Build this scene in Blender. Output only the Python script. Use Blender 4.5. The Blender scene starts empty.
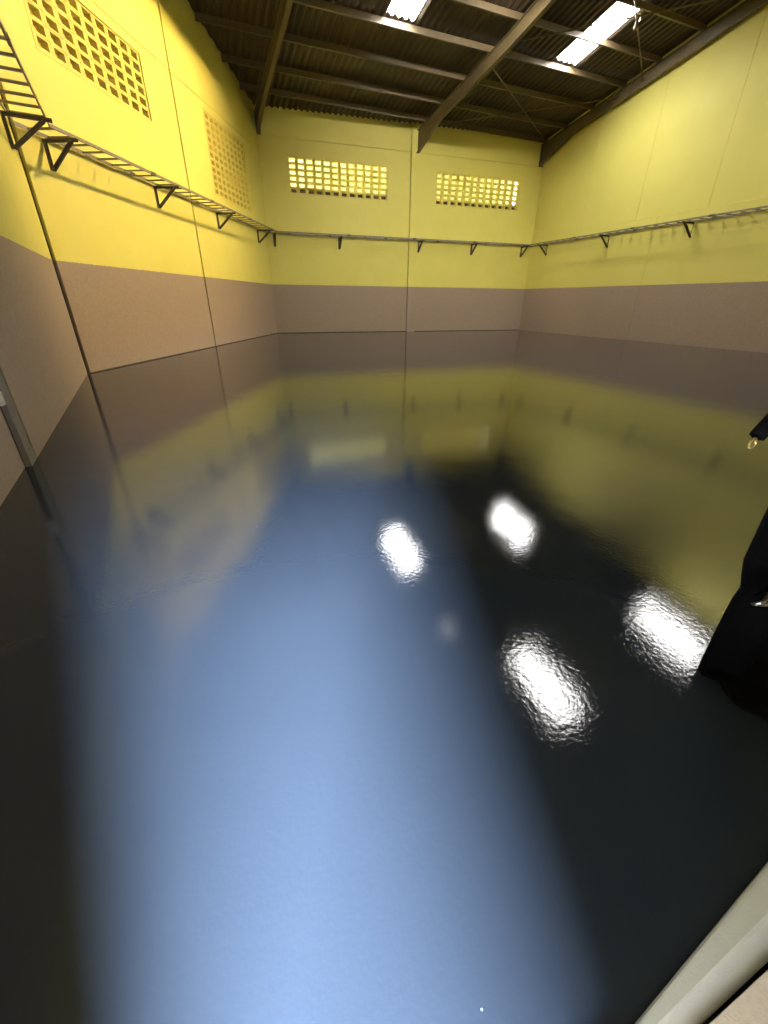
import bpy, bmesh, math, random
from mathutils import Vector, Matrix
random.seed(7)
C = bpy.context.scene.collection
SC = bpy.context.scene

# ------------------------------------------------------------------ camera
H, F = 1.5, 409.40
TH, RO, YAW = math.radians(27.2775), math.radians(.459), math.radians(22.816)
def rz(v):
    x, y, z = v
    return Vector((math.cos(YAW)*x + math.sin(YAW)*y, -math.sin(YAW)*x + math.cos(YAW)*y, z))
fw = rz((0, math.cos(TH), -math.sin(TH))); up = rz((0, math.sin(TH), math.cos(TH))); rt = rz((1, 0, 0))
cx = math.cos(RO)*rt + math.sin(RO)*up
cy = math.cos(RO)*up - math.sin(RO)*rt
cd = bpy.data.cameras.new('camera'); cam = bpy.data.objects.new('camera', cd); C.objects.link(cam)
cam.matrix_world = Matrix(((cx.x, cy.x, -fw.x, 0), (cx.y, cy.y, -fw.y, 0), (cx.z, cy.z, -fw.z, H), (0, 0, 0, 1)))
cd.sensor_fit = 'VERTICAL'; cd.sensor_height = 36; cd.lens = F/1024*36
cd.clip_start = .02
SC.camera = cam

# ------------------------------------------------------------------ world, sun, exposure
SKYLIGHT = 40.0
w = bpy.data.worlds.new('world'); SC.world = w; w.use_nodes = True
bg = w.node_tree.nodes['Background']; bg.inputs[0].default_value = (.80, .90, 1.0, 1); bg.inputs[1].default_value = 3.0
sd = bpy.data.lights.new('sun', 'SUN'); sun = bpy.data.objects.new('sun', sd); C.objects.link(sun)
sd.energy = 210.0; sd.color = (.68, .80, 1.0); sd.angle = math.radians(36)
SUN_DIR = Vector((.07, 1, -math.tan(math.radians(23))))
sun.rotation_euler = SUN_DIR.to_track_quat('-Z', 'Y').to_euler(); sun.location = (0, -6, 5)
SC.view_settings.view_transform = 'Standard'; SC.view_settings.look = 'None'
SC.view_settings.gamma = 1; SC.view_settings.use_curve_mapping = False
SC.view_settings.exposure = 0.15
SC.cycles.use_denoising = True
SC.cycles.max_bounces = 8; SC.cycles.diffuse_bounces = 5; SC.cycles.glossy_bounces = 4
SC.cycles.sample_clamp_indirect = 8

# ------------------------------------------------------------------ helpers
def link(name, bm, mat, parent=None, smooth=False):
    me = bpy.data.meshes.new(name)
    if smooth:
        for f in bm.faces: f.smooth = True
    bm.to_mesh(me); bm.free()
    if mat: me.materials.append(mat)
    o = bpy.data.objects.new(name, me); C.objects.link(o)
    if parent: o.parent = parent
    return o
def inst(name, src, parent, mtx=None):
    o = bpy.data.objects.new(name, src.data); C.objects.link(o); o.parent = parent
    if mtx is not None: o.matrix_local = mtx
    return o
def empty(name, loc=(0, 0, 0)):
    o = bpy.data.objects.new(name, None); C.objects.link(o); o.location = loc; o.empty_display_size = .2
    return o
def tag(o, label=None, cat=None, group=None, kind=None):
    if label: o['label'] = label
    if cat: o['category'] = cat
    if group: o['group'] = group
    if kind: o['kind'] = kind
    return o
def hexa(bm, p):
    """eight points: bottom ring 0-3, top ring 4-7"""
    v = [bm.verts.new(q) for q in p]
    for f in ((3, 2, 1, 0), (4, 5, 6, 7), (0, 1, 5, 4), (1, 2, 6, 5), (2, 3, 7, 6), (3, 0, 4, 7)):
        bm.faces.new([v[i] for i in f])
def box(bm, x0, y0, z0, x1, y1, z1):
    hexa(bm, [(x0, y0, z0), (x1, y0, z0), (x1, y1, z0), (x0, y1, z0), (x0, y0, z1), (x1, y0, z1), (x1, y1, z1), (x0, y1, z1)])
def bar(bm, a, b, wx, wz, upv=(0, 0, 1)):
    """rectangular bar from a to b"""
    a, b = Vector(a), Vector(b); d = (b-a).normalized()
    s = d.cross(Vector(upv)); s = s.normalized() if s.length > 1e-6 else Vector((1, 0, 0))
    t = s.cross(d).normalized()
    s, t = s*wx/2, t*wz/2
    hexa(bm, [a-s-t, b-s-t, b+s-t, a+s-t, a-s+t, b-s+t, b+s+t, a+s+t])
def tube(bm, pts, r, n=8, closed=False):
    pts = [Vector(p) for p in pts]; rings = []
    m = len(pts)
    for i, p in enumerate(pts):
        if closed: d = pts[(i+1) % m]-pts[i-1]
        else: d = pts[min(i+1, m-1)]-pts[max(i-1, 0)]
        d.normalize()
        s = d.cross(Vector((0, 0, 1)))
        if s.length < 1e-3: s = d.cross(Vector((0, 1, 0)))
        s.normalize(); t = s.cross(d)
        rings.append([bm.verts.new(p+r*(math.cos(k*2*math.pi/n)*s+math.sin(k*2*math.pi/n)*t)) for k in range(n)])
    for i in range(m if closed else m-1):
        A, B = rings[i], rings[(i+1) % m]
        for k in range(n): bm.faces.new((A[k], A[(k+1) % n], B[(k+1) % n], B[k]))
    if not closed: bm.faces.new(rings[0][::-1]); bm.faces.new(rings[-1])

# ------------------------------------------------------------------ materials
def material(name, col, rough=.6, metal=0., emit=None, spec=.5):
    m = bpy.data.materials.new(name); m.use_nodes = True
    b = m.node_tree.nodes['Principled BSDF']
    b.inputs['Base Color'].default_value = (*col, 1); b.inputs['Roughness'].default_value = rough
    b.inputs['Metallic'].default_value = metal; b.inputs['Specular IOR Level'].default_value = spec
    if emit:
        b.inputs['Emission Color'].default_value = (*emit[0], 1); b.inputs['Emission Strength'].default_value = emit[1]
    return m
def N(m, t, **k):
    n = m.node_tree.nodes.new(t)
    for a, v in k.items(): setattr(n, a, v)
    return n
def grain(m, c0, c1, scale=8., detail=5., bump=.0, bscale=120., stretch=None):
    """noise mottling between two close paint tones and a fine bump, in object space"""
    nt = m.node_tree; b = nt.nodes['Principled BSDF']
    tc = N(m, 'ShaderNodeTexCoord'); no = N(m, 'ShaderNodeTexNoise')
    no.inputs['Scale'].default_value = scale; no.inputs['Detail'].default_value = detail
    src = tc.outputs['Object']
    if stretch:
        mp = N(m, 'ShaderNodeMapping'); mp.inputs['Scale'].default_value = stretch
        nt.links.new(src, mp.inputs[0]); src = mp.outputs[0]
    nt.links.new(src, no.inputs['Vector'])
    mx = N(m, 'ShaderNodeMix', data_type='RGBA'); mx.inputs[6].default_value = (*c0, 1); mx.inputs[7].default_value = (*c1, 1)
    nt.links.new(no.outputs[0], mx.inputs[0]); nt.links.new(mx.outputs[2], b.inputs['Base Color'])
    if bump:
        n2 = N(m, 'ShaderNodeTexNoise'); n2.inputs['Scale'].default_value = bscale; n2.inputs['Detail'].default_value = 3
        nt.links.new(tc.outputs['Object'], n2.inputs['Vector'])
        bp = N(m, 'ShaderNodeBump'); bp.inputs['Strength'].default_value = bump; bp.inputs['Distance'].default_value = .01
        nt.links.new(n2.outputs[0], bp.inputs['Height']); nt.links.new(bp.outputs[0], b.inputs['Normal'])
    return mx
DADO = 2.175
def wall_material():
    """yellow emulsion above a stony grey-brown dado; the paint line is at a fixed height"""
    m = material('wall_paint', (.8, .66, .13), .55, spec=.35); nt = m.node_tree; b = nt.nodes['Principled BSDF']
    g = N(m, 'ShaderNodeNewGeometry'); sp = N(m, 'ShaderNodeSeparateXYZ'); nt.links.new(g.outputs['Position'], sp.inputs[0])
    n0 = N(m, 'ShaderNodeTexNoise'); n0.inputs['Scale'].default_value = 1.3; n0.inputs['Detail'].default_value = 4
    n1 = N(m, 'ShaderNodeTexNoise'); n1.inputs['Scale'].default_value = 22; n1.inputs['Detail'].default_value = 6
    n2 = N(m, 'ShaderNodeTexNoise'); n2.inputs['Scale'].default_value = 70; n2.inputs['Detail'].default_value = 3
    for n in (n0, n1, n2): nt.links.new(g.outputs['Position'], n.inputs['Vector'])
    ye = N(m, 'ShaderNodeMix', data_type='RGBA'); ye.inputs[6].default_value = (.77, .68, .145, 1); ye.inputs[7].default_value = (.83, .745, .195, 1)
    nt.links.new(n0.outputs[0], ye.inputs[0])
    ta = N(m, 'ShaderNodeMix', data_type='RGBA'); ta.inputs[6].default_value = (.29, .215, .158, 1); ta.inputs[7].default_value = (.46, .352, .268, 1)
    nt.links.new(n1.outputs[0], ta.inputs[0])
    # slightly hand-cut edge
    e = N(m, 'ShaderNodeMath', operation='MULTIPLY_ADD'); e.inputs[1].default_value = .03; nt.links.new(n1.outputs[0], e.inputs[0]); nt.links.new(sp.outputs[2], e.inputs[2])
    gt = N(m, 'ShaderNodeMath', operation='GREATER_THAN'); gt.inputs[1].default_value = DADO+.015; nt.links.new(e.outputs[0], gt.inputs[0])
    mx = N(m, 'ShaderNodeMix', data_type='RGBA')
    nt.links.new(gt.outputs[0], mx.inputs[0]); nt.links.new(ta.outputs[2], mx.inputs[6]); nt.links.new(ye.outputs[2], mx.inputs[7])
    nt.links.new(mx.outputs[2], b.inputs['Base Color'])
    bp = N(m, 'ShaderNodeBump'); bp.inputs['Distance'].default_value = .006; bp.inputs['Strength'].default_value = .35
    nt.links.new(n2.outputs[0], bp.inputs['Height']); nt.links.new(bp.outputs[0], b.inputs['Normal'])
    return m
def floor_material():
    """self-levelled blue-grey epoxy: dark pigment under a wet clear coat with orange peel"""
    m = material('epoxy', (.02, .03, .05), .015, spec=.5); nt = m.node_tree; b = nt.nodes['Principled BSDF']
    g = N(m, 'ShaderNodeNewGeometry')
    n0 = N(m, 'ShaderNodeTexNoise'); n0.inputs['Scale'].default_value = .9; n0.inputs['Detail'].default_value = 5
    nt.links.new(g.outputs['Position'], n0.inputs['Vector'])
    mx = N(m, 'ShaderNodeMix', data_type='RGBA'); mx.inputs[6].default_value = (.019, .0245, .0335, 1); mx.inputs[7].default_value = (.022, .0285, .0385, 1)
    nt.links.new(n0.outputs[0], mx.inputs[0])
    # rare pale paint specks
    vo = N(m, 'ShaderNodeTexVoronoi'); vo.inputs['Scale'].default_value = 5.5; nt.links.new(g.outputs['Position'], vo.inputs['Vector'])
    lt = N(m, 'ShaderNodeMath', operation='LESS_THAN'); lt.inputs[1].default_value = .022; nt.links.new(vo.outputs['Distance'], lt.inputs[0])
    sc = N(m, 'ShaderNodeSeparateColor'); nt.links.new(vo.outputs['Color'], sc.inputs[0])
    g2 = N(m, 'ShaderNodeMath', operation='GREATER_THAN'); g2.inputs[1].default_value = .72; nt.links.new(sc.outputs[0], g2.inputs[0])
    mu = N(m, 'ShaderNodeMath', operation='MULTIPLY'); nt.links.new(lt.outputs[0], mu.inputs[0]); nt.links.new(g2.outputs[0], mu.inputs[1])
    m2 = N(m, 'ShaderNodeMix', data_type='RGBA'); m2.inputs[7].default_value = (.3, .33, .35, 1)
    nt.links.new(mu.outputs[0], m2.inputs[0]); nt.links.new(mx.outputs[2], m2.inputs[6]); nt.links.new(m2.outputs[2], b.inputs['Base Color'])
    # waves: slow undulation of the screed, orange peel of the coat
    a = N(m, 'ShaderNodeTexNoise'); a.inputs['Scale'].default_value = 1.6; a.inputs['Detail'].default_value = 2
    c = N(m, 'ShaderNodeTexNoise'); c.inputs['Scale'].default_value = 42; c.inputs['Detail'].default_value = 5; c.inputs['Roughness'].default_value = .55
    for n in (a, c): nt.links.new(g.outputs['Position'], n.inputs['Vector'])
    b1 = N(m, 'ShaderNodeBump'); b1.inputs['Distance'].default_value = .0045; b1.inputs['Strength'].default_value = .6
    b2 = N(m, 'ShaderNodeBump'); b2.inputs['Distance'].default_value = .00075; b2.inputs['Strength'].default_value = .8
    nt.links.new(a.outputs[0], b1.inputs['Height']); nt.links.new(c.outputs[0], b2.inputs['Height'])
    nt.links.new(b1.outputs[0], b2.inputs['Normal']); nt.links.new(b2.outputs[0], b.inputs['Normal'])
    return m
M = {}
M['wall'] = wall_material(); M['floor'] = floor_material()
M['vent'] = material('vent_paint', (.8, .68, .15), .6); grain(M['vent'], (.77, .65, .13), (.84, .72, .18), 9, 4, .2, 90)
M['joint'] = material('joint_mastic', (.06, .045, .025), .8); grain(M['joint'], (.045, .035, .02), (.08, .06, .032), 20)
M['sheet'] = material('roof_sheet', (.075, .05, .03), .6); grain(M['sheet'], (.042, .029, .015), (.088, .060, .032), 3.5, 5, .15, 60, (3, .4, 1))
M['steel'] = material('roof_steel', (.22, .17, .09), .5); grain(M['steel'], (.115, .088, .042), (.18, .138, .07), 6, 5, .1, 80)
M['rust'] = material('purlin_primer', (.16, .115, .06), .5); grain(M['rust'], (.095, .065, .033), (.15, .11, .058), 5, 5, .1, 80)
M['tray'] = material('tray_steel', (.34, .30, .22), .45, .35); grain(M['tray'], (.20, .17, .115), (.33, .29, .21), 12, 4)
M['bracket'] = material('bracket_steel', (.17, .14, .10), .5, .2); grain(M['bracket'], (.09, .07, .045), (.15, .12, .08), 14, 4)
M['sky'] = material('rooflight_sheet', (.9, .92, .95), .4, emit=((1, .985, .95), SKYLIGHT))
M['bar'] = material('threshold_paint', (.66, .68, .67), .4); grain(M['bar'], (.60, .62, .61), (.70, .72, .71), 18, 5, .15, 140)
M['stone'] = material('sill_stone', (.80, .68, .60), .6); grain(M['stone'], (.72, .58, .52), (.96, .90, .86), 55, 8, .2, 150)
M['black'] = material('made_up_sheeting', (.002, .002, .002), .8, spec=.08); grain(M['black'], (.0015, .0015, .002), (.003, .003, .0035), 12, 3, .2, 200)
M['ring'] = material('ring_metal', (.55, .5, .42), .35, .9); grain(M['ring'], (.5, .45, .36), (.62, .57, .5), 30)
M['brass'] = material('brass', (.72, .55, .22), .35, .8); grain(M['brass'], (.6, .45, .18), (.78, .6, .26), 40)
M['post'] = material('post_steel', (.25, .23, .21), .5, .3); grain(M['post'], (.16, .14, .125), (.33, .31, .29), 9, 6, .2, 60, (1, 1, .3))
M['plate'] = material('plate_plastic', (.75, .73, .70), .4); grain(M['plate'], (.72, .70, .67), (.78, .76, .73), 10)
M['cream'] = material('backdrop_cream', (.92, .80, .42), .8); grain(M['cream'], (.88, .82, .56), (.94, .90, .66), 3, 5, .2, 40)
M['yard'] = material('yard_concrete', (.42, .42, .42), .85); grain(M['yard'], (.36, .36, .36), (.48, .48, .47), 4, 6, .2, 40)
M['bulb'] = material('lamp_diffuser', (.9, .9, .9), .4, emit=((1, .98, .93), 14))
M['base'] = material('base_sealant', (.06, .048, .035), .7); grain(M['base'], (.045, .035, .025), (.08, .062, .045), 15)

# ------------------------------------------------------------------ room geometry (metres; x along the right bay, y to the back)
P1, P2, P3, P6 = (3.72, 23.03), (17.96, 21.81), (-2.44, 11.35), (-1.79, 5.15)
YF = -.10                                      # inner face of the front wall
P7 = (P6[0]+(P6[0]-P3[0])/(P6[1]-P3[1])*(YF-P6[1]), YF)
SL = .16
def zroof(y): return 8.75+SL*(22.4-y)
class Wall:
    def __init__(s, a, b, out):                # a -> b along the wall, out = +1/-1 chooses the outward side
        s.a = Vector((*a, 0)); d = Vector((*b, 0))-s.a; s.len = d.length; s.d = d.normalized()
        s.n = Vector((s.d.y, -s.d.x, 0))*out     # outward
    def p(s, t, z, o=0): q = s.a+s.d*t+s.n*o; return Vector((q.x, q.y, z))
    def top(s, t): return zroof((s.a+s.d*t).y)+.02
    def mtx(s): return Matrix(((s.d.x, -s.n.x, 0, s.a.x), (s.d.y, -s.n.y, 0, s.a.y), (0, 0, 1, 0), (0, 0, 0, 1)))   # local: x along, y into the room, z up
WL = Wall(P1, P3, 1); WB = Wall(P1, P2, -1); WN = Wall(P3, P6, 1); WR = Wall(P2, (P2[0], YF-1.15), -1)
for W_, inside in ((WL, (8, 10)), (WB, (8, 10)), (WN, (8, 10)), (WR, (8, 10))):
    if (Vector((*inside, 0))-W_.a).dot(W_.n) > 0: W_.n = -W_.n
WN.full = (Vector((*P7, 0))-WN.a).length

def prism(bm, W, t0, t1, z0, z1, o0=0., o1=.2):
    """a slab piece of a wall; z1 may be a function of t"""
    f = z1 if callable(z1) else (lambda t: z1)
    hexa(bm, [W.p(t0, z0, o0), W.p(t1, z0, o0), W.p(t1, z0, o1), W.p(t0, z0, o1),
              W.p(t0, f(t0), o0), W.p(t1, f(t1), o0), W.p(t1, f(t1), o1), W.p(t0, f(t0), o1)])
def panel(W, parent, t0, t1, z0, z1, hole=None, gap=.008, proud=0.):
    bm = bmesh.new(); t0 += gap; t1 -= gap; z0 += gap if z0 > 0 else 0
    if not callable(z1): z1 -= gap
    if hole:
        a, b, c, d = hole
        prism(bm, W, t0, a, z0, z1, -proud); prism(bm, W, b, t1, z0, z1, -proud); prism(bm, W, a, b, z0, c, -proud); prism(bm, W, a, b, d, z1, -proud)
    else: prism(bm, W, t0, t1, z0, z1, -proud)
    bmesh.ops.recalc_face_normals(bm, faces=bm.faces)
    return link('wall_panel', bm, M['wall'], parent)
def backing(W, name, t0, t1, holes=()):
    """the mastic-filled core behind the panels, cut around the vents"""
    bm = bmesh.new(); ts = [t0]
    for a, b, c, d in holes: ts += [a, b]
    ts.append(t1)
    for i in range(0, len(ts), 2): prism(bm, W, ts[i], ts[i+1], 0, W.top, .06, .19)
    for a, b, c, d in holes:
        prism(bm, W, a, b, 0, c, .06, .19); prism(bm, W, a, b, d, W.top, .06, .19)
    bmesh.ops.recalc_face_normals(bm, faces=bm.faces)
    return tag(link(name, bm, M['joint']), kind='structure')

# vents: (wall, t0, t1, z0, z1, columns, rows)
V1 = (8.36, 11.95, 5.68, 6.97); V2 = (1.74, 5.0, 4.76, 6.95)
B1 = (1.20, 5.85, 5.80, 7.10); B2 = (8.33, 13.06, 5.80, 7.07)

fl = bmesh.new()
box(fl, -3.2, .03, -.15, 18.4, 23.6, 0)
box(fl, -3.2, -.02, -.15, .5, .03, 0); box(fl, .5, -.02, -.15, 18.4, .03, -.09)     # rebate for the threshold
box(fl, 2.62, -.95, -.15, 18.4, .03, 0)
tag(link('floor', fl, M['floor']), kind='structure')

wl = backing(WL, 'wall_left', -.1, WL.len+.05, [V2, V1])
panel(WL, wl, -.05, 6.84, 0, 7.18, V2); panel(WL, wl, 6.92, WL.len-.10, 0, 7.18, V1)
panel(WL, wl, -.05, 6.84, 7.18, WL.top); panel(WL, wl, 6.92, WL.len-.10, 7.18, WL.top)
wb = backing(WB, 'wall_back', -.1, WB.len+.1, [B1, B2])
panel(WB, wb, 0, 6.98, 0, 7.72, B1); panel(WB, wb, 0, 6.98, 7.72, WB.top)
panel(WB, wb, 6.99, 7.48, 0, WB.top, proud=.05)
panel(WB, wb, 7.48, WB.len+.03, 0, 7.72, B2); panel(WB, wb, 7.48, WB.len+.03, 7.72, WB.top)
wr = backing(WR, 'wall_right', -.1, WR.len)
ts = [0, 3.4, 6.4, 9.38, 12.4, 15.4, 18.4, WR.len]
for a, b in zip(ts, ts[1:]): panel(WR, wr, a, b, 4.6, WR.top, gap=.005)
for a, b in zip([0, 7.45, 14.6], [7.45, 14.6, WR.len]): panel(WR, wr, a, b, 0, 4.6, gap=.005, proud=.03)
wn = backing(WN, 'wall_near', -.02, WN.full)
panel(WN, wn, -.02, 6.2, 0, WN.top, gap=.012); panel(WN, wn, 6.46, WN.full, 0, WN.top, gap=.012, proud=-.055)
# unseen front wall; its doorway round the camera is shaped for the light beam
wf = bmesh.new(); DX0, DX1, DZ = -.36, .22, 2.5
box(wf, -2.0, YF-.25, 0, DX0, YF, 12.7); box(wf, DX1, YF-1.1, 0, 18.3, YF-.85, 12.7); box(wf, DX0, YF-1.1, DZ, DX1, YF, 12.7)
tag(link('wall_front', wf, M['wall']), kind='structure')
# thin sealant lines at the foot of the walls
def base(name, W, t0, t1):
    bm = bmesh.new(); prism(bm, W, t0, t1, 0, .022, -.012, .02)
    bmesh.ops.recalc_face_normals(bm, faces=bm.faces); tag(link(name, bm, M['base']), kind='structure')
base('baseboard_left', WL, 0, WL.len); base('baseboard_back', WB, 0, WB.len); base('baseboard_right', WR, 0, WR.len)
# steel post in the gap of the near side wall, white plate beside it
bm = bmesh.new(); prism(bm, WN, 6.225, 6.46, 0.14, WN.top, .004, .05)
po = tag(link('trim_1', bm, M['post']), kind='structure')
bm = bmesh.new(); prism(bm, WN, 6.22, 6.465, 0, .14, -.002, .05); link('post_foot', bm, M['post'], po)
t = empty('switch_plate', WN.p(6.522, .62, .055)); tag(t, 'small white blank plate on the grey-brown wall beside the steel post', 'plate')
bm = bmesh.new(); box(bm, -.045, .0, 0, .045, .056, .12); bmesh.ops.bevel(bm, geom=bm.edges[:], offset=.004, segments=2, affect='EDGES')
pl = link('cover', bm, M['plate'], t)
mt = WN.mtx(); mt.translation = WN.p(6.522, .62, .055); t.matrix_world = mt
for z in (.025, .095):
    bm = bmesh.new(); bmesh.ops.create_cone(bm, cap_ends=True, segments=10, radius1=.005, radius2=.004, depth=.004, matrix=Matrix.Translation((0, .057, z)) @ Matrix.Rotation(math.pi/2, 4, 'X'))
    link('screw', bm, M['post'], t)

# ------------------------------------------------------------------ pierced block vents
def block_mesh(w, h, dep=.15, fx=.66, fz=.66):
    bm = bmesh.new()
    def ring(hw, hh, y): return [bm.verts.new(p) for p in ((-hw, y, -hh), (hw, y, -hh), (hw, y, hh), (-hw, y, hh))]
    g = .004
    O0 = ring(w/2-g, h/2-g, 0); I0 = ring(w/2*fx, h/2*fz, 0)
    I1 = ring(w/2*fx*.96, h/2*fz*.96, -dep); O1 = ring(w/2-g, h/2-g, -dep)
    for A, B in ((O0, I0), (I0, I1), (I1, O1), (O1, O0)):
        for k in range(4): bm.faces.new((A[k], A[(k+1) % 4], B[(k+1) % 4], B[k]))
    bmesh.ops.recalc_face_normals(bm, faces=bm.faces)
    return bm
def vent(n, W, v, cols, rows):
    t0, t1, z0, z1 = v
    bm = bmesh.new()                            # thin plaster reveal around the blocks
    e = .05
    for a, b, c, d in ((t0-e, t0, z0-e, z1+e), (t1, t1+e, z0-e, z1+e), (t0, t1, z0-e, z0), (t0, t1, z1, z1+e)): prism(bm, W, a, b, c, d, -.010, .012)
    bmesh.ops.recalc_face_normals(bm, faces=bm.faces)
    fr = tag(link('window_%d' % n, bm, M['vent']), kind='structure')
    cw, ch = (t1-t0)/cols, (z1-z0)/rows
    proto = None
    for r in range(rows):
        for c in range(cols):
            m = W.mtx(); m.translation = W.p(t0+(c+.5)*cw, z0+(r+.5)*ch, .02)
            if proto is None: proto = link('vent_block', block_mesh(cw, ch), M['vent'], fr); proto.matrix_local = m
            else: inst('vent_block', proto, fr, m)
for v in (V1, V2):                              # the side vents are bricked up behind: the cells end blind
    bm = bmesh.new(); prism(bm, WL, v[0]-.05, v[1]+.05, v[2]-.05, v[3]+.05, .172, .2)
    bmesh.ops.recalc_face_normals(bm, faces=bm.faces); link('vent_backing', bm, M['vent'], wl)
vent(1, WL, V1, 9, 6); vent(2, WL, V2, 9, 11); vent(3, WB, B1, 12, 6); vent(4, WB, B2, 12, 6)
# added cream wall brightens the back vent holes; added ledge darkens their bottom row
bm = bmesh.new()
prism(bm, WB, -8, WB.len+14, 0, 12, 2.0, 2.4); nb = link('vent_backdrop', bm, M['cream'])
tag(nb, 'added pale cream building glimpsed through the holes of the back vents', 'backdrop')
bm = bmesh.new(); prism(bm, WB, .9, WB.len-.9, 5.6, 6.09, .22, .5); gl = link('baffle', bm, M['rust'])
tag(gl, 'dark gutter added outside, unseen, to darken the bottom row of back vent holes', 'baffle')

# ------------------------------------------------------------------ roof: sheets, rooflights
ce = tag(empty('ceiling', (0, 0, 0)), kind='structure')
PW = .9786; X0 = 7.2
ROWS = [(23.6, 17.2), (17.2, 14.5), (14.5, 8.9), (8.9, 6.2), (6.2, -1.35)]
def sheet(y0, y1, amp=.032, waves=4, per=8, lift=0.):
    bm = bmesh.new(); n = waves*per; prev = None
    for i in range(n+1):
        x = PW*i/n; z = amp*max(-.75, min(.75, 1.15*math.sin(2*math.pi*i/per)))/.75
        z += lift
        cur = (bm.verts.new((x, y0+.04, zroof(y0+.04)+z)), bm.verts.new((x, y1-.04, zroof(y1-.04)+z)))
        if prev: bm.faces.new((prev[0], prev[1], cur[1], cur[0]))
        prev = cur
    return bm
LIGHTS = {(0, 1): 'white glowing rooflight cut off by the top edge left of the middle rafter',
          (7, 1): 'long white glowing rooflight between the middle and right rafters',
          (2, 3): 'rooflight seen only as the lower middle bright patch mirrored in the floor',
          (9, 3): 'rooflight seen only as the rightmost bright patch in the wet floor'}
protos = {}
for k in range(-11, 12):
    for r, (y0, y1) in enumerate(ROWS):
        x = X0+PW*k
        if (k, r) in LIGHTS:
            a, b = y0, y1
            s = link('rooflight', sheet(a, b), M['sky']); s.location.x = x
            tag(s, LIGHTS[(k, r)], 'skylight', kind=None)
            continue
        if r not in protos: protos[r] = link('roof_sheet', sheet(y0, y1), M['sheet'], ce); s = protos[r]
        else: s = inst('roof_sheet', protos[r], ce)
        s.location.x = x

# ------------------------------------------------------------------ rafters and purlins
def wall_x(y, right=False):
    """left limit of the room at depth y"""
    if y > P3[1]: return P1[0]+(P3[0]-P1[0])*(P1[1]-y)/(P1[1]-P3[1])
    return P3[0]+(P6[0]-P3[0])*(P3[1]-y)/(P3[1]-P6[1])
def back_y(x): return P1[1]+(P2[1]-P1[1])*(x-P1[0])/(P2[0]-P1[0])
def rafter(x0, label, haunch=.42, skew=0., yend=-.9):
    y0 = back_y(x0)-.015; x = x0; X = lambda y: x0+skew*min(y0-y, 6)
    prof = lambda y: zroof(y)-.235                       # top of the beam
    def low(y):                                          # underside with the eaves haunch
        d = y0-y
        return zroof(y)-.66-haunch*max(0, 1-d/2.0)
    t = empty('roof_rafter', (x, y0, low(y0))); tag(t, label, 'beam')
    ysn = [y0, y0-.5, y0-1, y0-1.5, y0-2.0, y0-6.0, yend]
    o = Vector((x, y0, low(y0)))
    def strip(name, hw, a, b):
        bm = bmesh.new()
        for p, q in zip(ysn, ysn[1:]):
            hexa(bm, [Vector(v)-o for v in ((X(q)-hw, q, a(q)), (X(q)+hw, q, a(q)), (X(p)+hw, p, a(p)), (X(p)-hw, p, a(p)), (X(q)-hw, q, b(q)), (X(q)+hw, q, b(q)), (X(p)+hw, p, b(p)), (X(p)-hw, p, b(p)))])
        bmesh.ops.remove_doubles(bm, verts=bm.verts, dist=1e-5)
        return link(name, bm, M['steel'], t)
    strip('web', .012, lambda y: low(y)+.02, lambda y: prof(y)-.02)
    strip('bottom_flange', .075, low, lambda y: low(y)+.022)
    strip('top_flange', .075, lambda y: prof(y)-.022, prof)
    bm = bmesh.new(); hexa(bm, [Vector(v)-o for v in ((x-.13, y0-.02, low(y0)-.06), (x+.13, y0-.02, low(y0)-.06), (x+.13, y0+.012, low(y0)-.06), (x-.13, y0+.012, low(y0)-.06),
        (x-.13, y0-.02, prof(y0)), (x+.13, y0-.02, prof(y0)), (x+.13, y0+.012, prof(y0)), (x-.13, y0+.012, prof(y0)))])
    link('end_plate', bm, M['steel'], t)
rafter(3.76, 'steel roof rafter rising from the left back corner', .2, .04)
rafter(10.98, 'middle steel roof rafter rising from the pilaster of the back wall', .42, .055)
rafter(17.80, 'dark steel roof rafter running along the top of the right wall')
ORD = ['nearest the back wall', 'second from the back wall', 'third from the back wall', 'fourth from the back wall, lit by the rooflights',
       'fifth from the back wall, crossing under the long rooflight', 'sixth from the back wall, at the rooflight upper end',
       'seventh', 'eighth', 'ninth', 'tenth', 'eleventh', 'twelfth', 'thirteenth', 'fourteenth', 'fifteenth']
def purlin(i, y):
    x0, x1 = wall_x(y)+.02, 17.93
    t = empty('roof_purlin', (x0, y, zroof(y)-.235))
    tag(t, 'brown steel roof purlin '+ORD[i] if i < 6 else 'brown roof purlin overhead beyond the top edge, '+ORD[i]+' from the back wall', 'beam')
    L = x1-x0
    bm = bmesh.new(); hz = .2
    # Z section: web, bottom lip towards the eaves, top lip towards the ridge
    box(bm, 0, -.006, 0, L, .006, hz); link('web', bm, M['rust'], t)
    bm = bmesh.new(); box(bm, 0, -.075, 0, L, -.006, .012); box(bm, 0, -.075, .012, L, -.067, .03); link('bottom_lip', bm, M['rust'], t)
    bm = bmesh.new(); box(bm, 0, .006, hz-.012, L, .075, hz); link('top_lip', bm, M['rust'], t)
for i in range(15): purlin(i, [21.2, 20.42, 18.89, 17.36, 15.9, 14.35][i] if 0 < i < 6 else (21.72 if i == 0 else 14.35-1.53*(i-5)))
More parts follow.
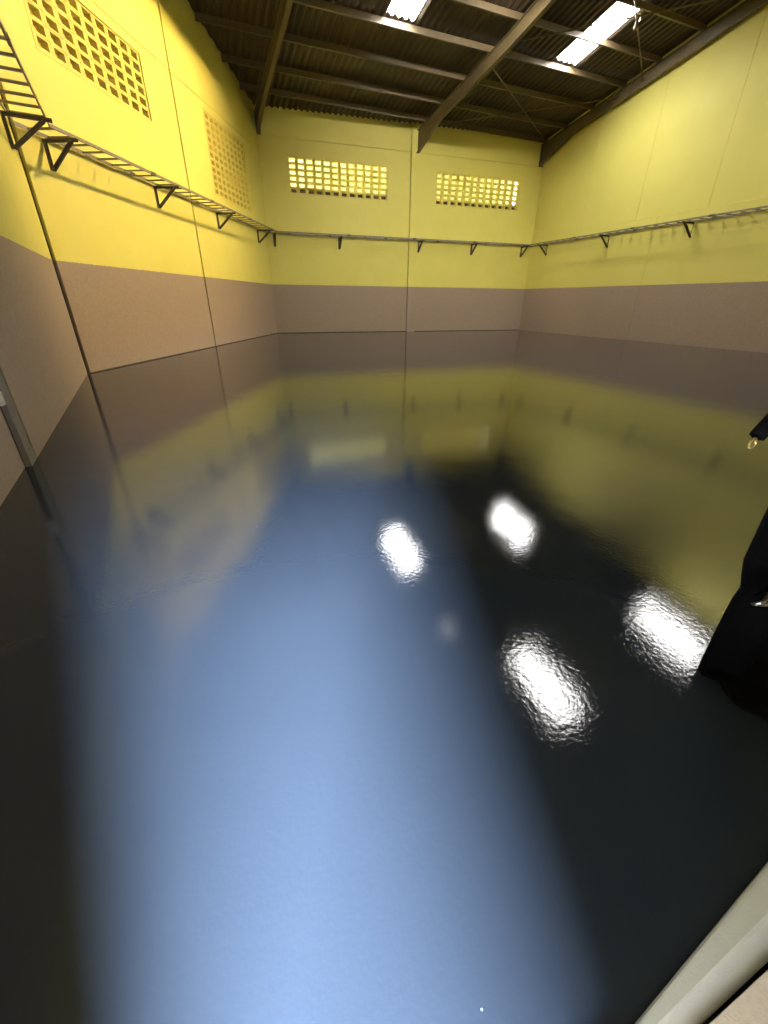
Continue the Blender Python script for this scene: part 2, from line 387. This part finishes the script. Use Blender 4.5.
# flat wind braces under the purlins, crossing in each bay
def brace(a, b, label):
    za, zb = zroof(a[1])-.46, zroof(b[1])-.46
    A, B = Vector((a[0], a[1], za)), Vector((b[0], b[1], zb))
    t = empty('wind_brace', A); tag(t, label, 'brace')
    bm = bmesh.new(); tube(bm, [Vector(), (B-A)*.5, B-A], .022, 6); link('rod', bm, M['rust'], t)
    d = (B-A).normalized()
    for q in (Vector(), B-A):
        bm = bmesh.new(); bar(bm, q-d*.10, q+d*.10, .10, .012); link('gusset', bm, M['steel'], t)
brace((11.50, 21.2), (17.72, 17.55), 'thin wind brace from the middle rafter foot up to the right rafter')
brace((11.50, 17.55), (17.72, 21.35), 'thin wind brace running down to the right back corner')
brace((11.50, 16.3), (17.72, 12.2), 'thin wind brace crossing under the long rooflight')
brace((17.72, 16.4), (11.50, 12.2), 'steep thin wind brace right of the long rooflight')
# small hook lamp where the upper braces cross
zc = zroof(14.3)-.46
t = empty('hanging_fitting', (14.62, 14.25, zc)); tag(t, 'small metal fitting hanging where two braces cross beside the long rooflight', 'fitting')
bm = bmesh.new(); tube(bm, [(.11*math.cos(a), 0, -.02+.11*math.sin(a)) for a in [k*math.pi/8 for k in range(16)]], .018, 6, True); link('turnbuckle_ring', bm, M['ring'], t)
bm = bmesh.new(); bmesh.ops.create_cone(bm, cap_ends=True, segments=12, radius1=.075, radius2=.05, depth=.16, matrix=Matrix.Translation((0, 0, -.2))); link('body', bm, M['steel'], t)
# small round roof lamp mirrored as the faint spot in the floor
t = empty('roof_lamp', (7.25, 10.5, zroof(10.5)-.35)); tag(t, 'small round lamp overhead seen only as the smallest faint bright spot in the floor', 'lamp')
bm = bmesh.new(); bmesh.ops.create_cone(bm, cap_ends=True, segments=20, radius1=.2, radius2=.07, depth=.2, matrix=Matrix.Translation((0, 0, .0))); link('shade', bm, M['steel'], t)
bm = bmesh.new(); bmesh.ops.create_circle(bm, cap_ends=True, segments=20, radius=.17, matrix=Matrix.Translation((0, 0, -.108)) @ Matrix.Rotation(math.pi, 4, 'X')); link('diffuser', bm, M['bulb'], t)
bm = bmesh.new(); tube(bm, [(0, 0, .08), (0, 0, .32)], .012, 6); link('stem', bm, M['steel'], t)

# added hooded lamps above the view, put in to brighten left and back walls
def add_fill_lamp(FP, FT, label, power, col, cone, soft):
    FP, FT = Vector(FP), Vector(FT)
    t = empty('added_fill_lamp', FP); tag(t, label, 'lamp')
    fm = (FT-FP).to_track_quat('-Z', 'Y').to_matrix().to_4x4()
    bm = bmesh.new(); bmesh.ops.create_cone(bm, segments=20, radius1=.28, radius2=.16, depth=.34, matrix=fm @ Matrix.Translation((0, 0, -.02))); link('hood', bm, M['steel'], t)
    bm = bmesh.new(); tube(bm, [fm @ Vector((0, 0, .14)), Vector((0, 0, zroof(FP.y)-FP.z))], .02, 6); link('stem', bm, M['steel'], t)
    ld = bpy.data.lights.new('fill_bulb', 'SPOT'); lo = bpy.data.objects.new('fill_bulb', ld); C.objects.link(lo); lo.parent = t
    lo.matrix_local = fm @ Matrix.Translation((0, 0, -.22))
    ld.energy = power; ld.color = col; ld.spot_size = math.radians(cone); ld.spot_blend = .8; ld.shadow_soft_size = soft
add_fill_lamp((5.5, 12.6, 10.0), (-.6, 15.0, 6.0), 'added unseen lamp overhead brightening the left wall with warm light', 4300, (1, .73, .33), 104, .12)
add_fill_lamp((10.0, 12.9, 9.7), (11.5, 22.3, 3.6), 'added unseen lamp overhead brightening the back wall and right back corner', 1350, (1, .93, .80), 96, .06)

# ------------------------------------------------------------------ cable ladder round the walls
TZ, TI, TO = 4.24, .07, .60                       # height, distance of inner and outer stringer from the wall
def ladder(W, t0i, t1i, t0o, t1o, brackets, label, rung0, step=.45):
    root = empty('cable_ladder', W.p((t0i+t1i)/2, TZ, -TI)); tag(root, label, 'cable ladder', 'cable ladder round the walls')
    base_m = W.mtx(); root.matrix_world = Matrix.Translation(W.p(0, TZ, 0)) @ base_m.to_3x3().to_4x4()
    for y, a, b in ((TI, t0i, t1i), (TO, t0o, t1o)):
        n = max(1, round((b-a)/3.0)); d = (b-a)/n
        for k in range(n):
            bm = bmesh.new(); box(bm, a+k*d+.003, y-.012, -.02, a+(k+1)*d-.003, y+.012, .035)
            link('stringer', bm, M['tray'], root)
            if k:
                bm = bmesh.new(); box(bm, a+k*d-.09, y-.018, -.026, a+k*d+.09, y+.018, .041); link('splice_plate', bm, M['bracket'], root)
    proto = None; t = rung0
    while t < max(t1i, t1o)-.1:
        lo = TI if t0i <= t <= t1i else None; hi = TO if t0o <= t <= t1o else None
        if lo is not None and hi is not None:
            if proto is None:
                bm = bmesh.new(); box(bm, -.024, TI+.01, -.012, .024, TO-.01, .014); proto = link('rung', bm, M['tray'], root); proto.location.x = t
            else: inst('rung', proto, root, Matrix.Translation((t, 0, 0)))
        t += step
    bp = None
    for t in brackets:
        m = Matrix.Translation((t, 0, -.05))
        if bp is None:
            bm = bmesh.new(); box(bm, -.05, .0, -.46, .05, .012, .02); box(bm, -.004, .01, -.46, .004, .05, .02)
            bk = link('bracket', bm, M['bracket'], root)
            b2 = bmesh.new(); box(b2, -.045, .01, .006, .045, TO+.09, .018); box(b2, -.004, .01, -.035, .004, TO+.09, .008); ar = link('arm', b2, M['bracket'], bk)
            b3 = bmesh.new(); bar(b3, (0, .03, -.44), (0, TO-.04, -.01), .10, .014); bar(b3, (0, .045, -.46), (0, TO-.025, -.03), .008, .045); br_ = link('strut', b3, M['bracket'], bk)
            bk.matrix_local = m; bp = (bk, ar, br_)
        else:
            bk = inst('bracket', bp[0], root, m)
            inst('arm', bp[1], bk); inst('strut', bp[2], bk)
    return root
# corner offsets so the stringers meet
def meet(Wa, ta, Wb, off):
    """parameter on Wa where its stringer at distance off meets that of Wb"""
    pa = Wa.p(0, 0, -off); pb = Wb.p(0, 0, -off)
    d = Wb.n; return (pb-pa).dot(d)/Wa.d.dot(d)
ladder(WL, meet(WL, 0, WB, TI), meet(WL, 0, WN, TI), meet(WL, 0, WB, TO), meet(WL, 0, WN, TO), [1.27, 5.18, 8.87, 12.48],
       'brown cable ladder on triangular brackets along the left wall under two vents', 1.2)
ladder(WB, meet(WB, 0, WL, TI), meet(WB, 0, WR, TI), meet(WB, 0, WL, TO), meet(WB, 0, WR, TO), [.30, 3.38, 7.5, 10.57, 13.66],
       'cable ladder on triangular brackets along the back wall', 1.0)
ladder(WR, meet(WR, 0, WB, TI), 19.5, meet(WR, 0, WB, TO), 19.5, [1.31, 5.25, 9.05, 12.85, 16.65],
       'cable ladder on triangular brackets along the right wall', 1.0)
ladder(WN, meet(WN, 0, WL, TI), 9.5, meet(WN, 0, WL, TO), 9.5, [.70, 4.3, 7.9],
       'short end of cable ladder turning the corner at the left edge', .62)

# ------------------------------------------------------------------ doorway: threshold, sill, made-up hanging sheeting, yard
t = empty('threshold', (.4, .0, 0)); tag(t, 'pale grey painted threshold bar across the bottom right corner', 'threshold')
bm = bmesh.new()
def sec(x):
    yi = .058+.105*(x-.763); ym = .026+.030*(x-.73); yo = -.006+.008*(x-.8)
    h = .03
    return [Vector((x-.4, y, z)) for y, z in ((yi+.002, 0), (yi, h*.8), (yi-(yi-ym)*.08, h*.95), (yi-(yi-ym)*.2, h), (ym+(yi-ym)*.14, h), (ym-(ym-yo)*.02, h*.8), (yo-.006, -.06), (yo-.006, -.08))]
xs = [.50, .7, .9, 1.1, 1.3, 1.6, 2.0, 2.6]
rings = [[bm.verts.new(p) for p in sec(x)] for x in xs]
for A, B in zip(rings, rings[1:]):
    for k in range(7): bm.faces.new((A[k], A[k+1], B[k+1], B[k]))
bm.faces.new(rings[0]); bm.faces.new(rings[-1][::-1])
bmesh.ops.recalc_face_normals(bm, faces=bm.faces)
link('nosing', bm, M['bar'], t)
bm = bmesh.new(); box(bm, DX0, YF-1.1, -.15, 2.6, -.018, -.004); sl = link('sill_stone', bm, M['stone']); tag(sl, 'pink speckled stone sill slab in the bottom right corner', 'sill')
bm = bmesh.new(); box(bm, -8, -12, -.2, 12, YF-1.11, -.06); tag(link('ground', bm, M['yard']), kind='structure')

# made-up sheeting for an unidentified dark shape; it also blackens the floor reflection
t = empty('made_up_sheeting', (2.3, .66, 0)); tag(t, 'unidentified black shape made up as floor-length sheeting at the right edge of the photo', 'sheeting')
bm = bmesh.new(); o = Vector((2.3, .66, 0)); grid = []
NX, NZ = 60, 30
for j in range(NZ+1):
    z = .004+2.5*j/NZ; row = []
    left = 1.70+.15*max(0, min(1, (.54-z)/.06))+.055*math.exp(-((z-.36)/.25)**2)*-.3+.05*math.exp(-((z-.57)/.035)**2)+.03*math.sin(z*3)*.3
    for i in range(NX+1):
        u = i/NX; x = left+(3.3-left)*u
        y = .60+.07*u+.035*math.sin(u*44+z*.6)*(1-.4*z/2.5)+.012*math.sin(u*97+z*2)
        y += .05*math.exp(-(u/.06)**2)*(1 if z < .5 else .4)
        row.append(bm.verts.new(Vector((x, y, z))-o))
    grid.append(row)
first = [v.co.copy() for v in grid[0]]
for k in range(1, 9):                           # pooled rows added to blacken the floor, standing in for its shade
    grid.insert(0, [bm.verts.new(Vector((c.x+.02*math.sin(k*1.3+i*.5)-.004*k, c.y-.045*k, .006+.012*abs(math.sin(k*.9+i*.35))))) for i, c in enumerate(first)])
NZ += 8
for j in range(NZ):
    for i in range(NX): bm.faces.new((grid[j][i], grid[j][i+1], grid[j+1][i+1], grid[j+1][i]))
cu = link('curtain', bm, M['black'], t, True)
so = cu.modifiers.new('thickness', 'SOLIDIFY'); so.thickness = .006
bm = bmesh.new(); tube(bm, [Vector((1.5, .64, 2.52))-o, Vector((3.4, .74, 2.52))-o], .02, 8); link('rail', bm, M['post'], t)
for x in (1.7, 3.2):
    bm = bmesh.new(); bar(bm, Vector((x, YF, 2.52))-o, Vector((x, .66, 2.52))-o, .03, .03); link('rail_arm', bm, M['post'], t)
bm = bmesh.new(); tube(bm, [Vector((1.735+.055*math.cos(a), .55+.012*math.sin(a*2), .545+.022*math.sin(a)))-o for a in [k*math.pi/8 for k in range(16)]], .007, 6, True); link('tie_ring', bm, M['ring'], t)
bm = bmesh.new(); bar(bm, Vector((1.66, .56, .565))-o, Vector((2.1, .55, .60))-o, .012, .03); link('tie_band', bm, M['black'], t)
st = bmesh.new()
pts = [(1.70, .60, 1.42), (1.56, .60, 1.39), (1.46, .60, 1.315), (1.38, .60, 1.235), (1.335, .60, 1.185)]
tube(st, [Vector(p)-o for p in pts], .02, 8); sp = link('strap', st, M['black'], t, True)
bm = bmesh.new(); c = Vector((1.322, .598, 1.168))-o
tube(bm, [c+Vector((.013*math.cos(a), 0, .013*math.sin(a))) for a in [k*math.pi/8 for k in range(16)]], .0035, 6, True); link('strap_ring', bm, M['brass'], sp)
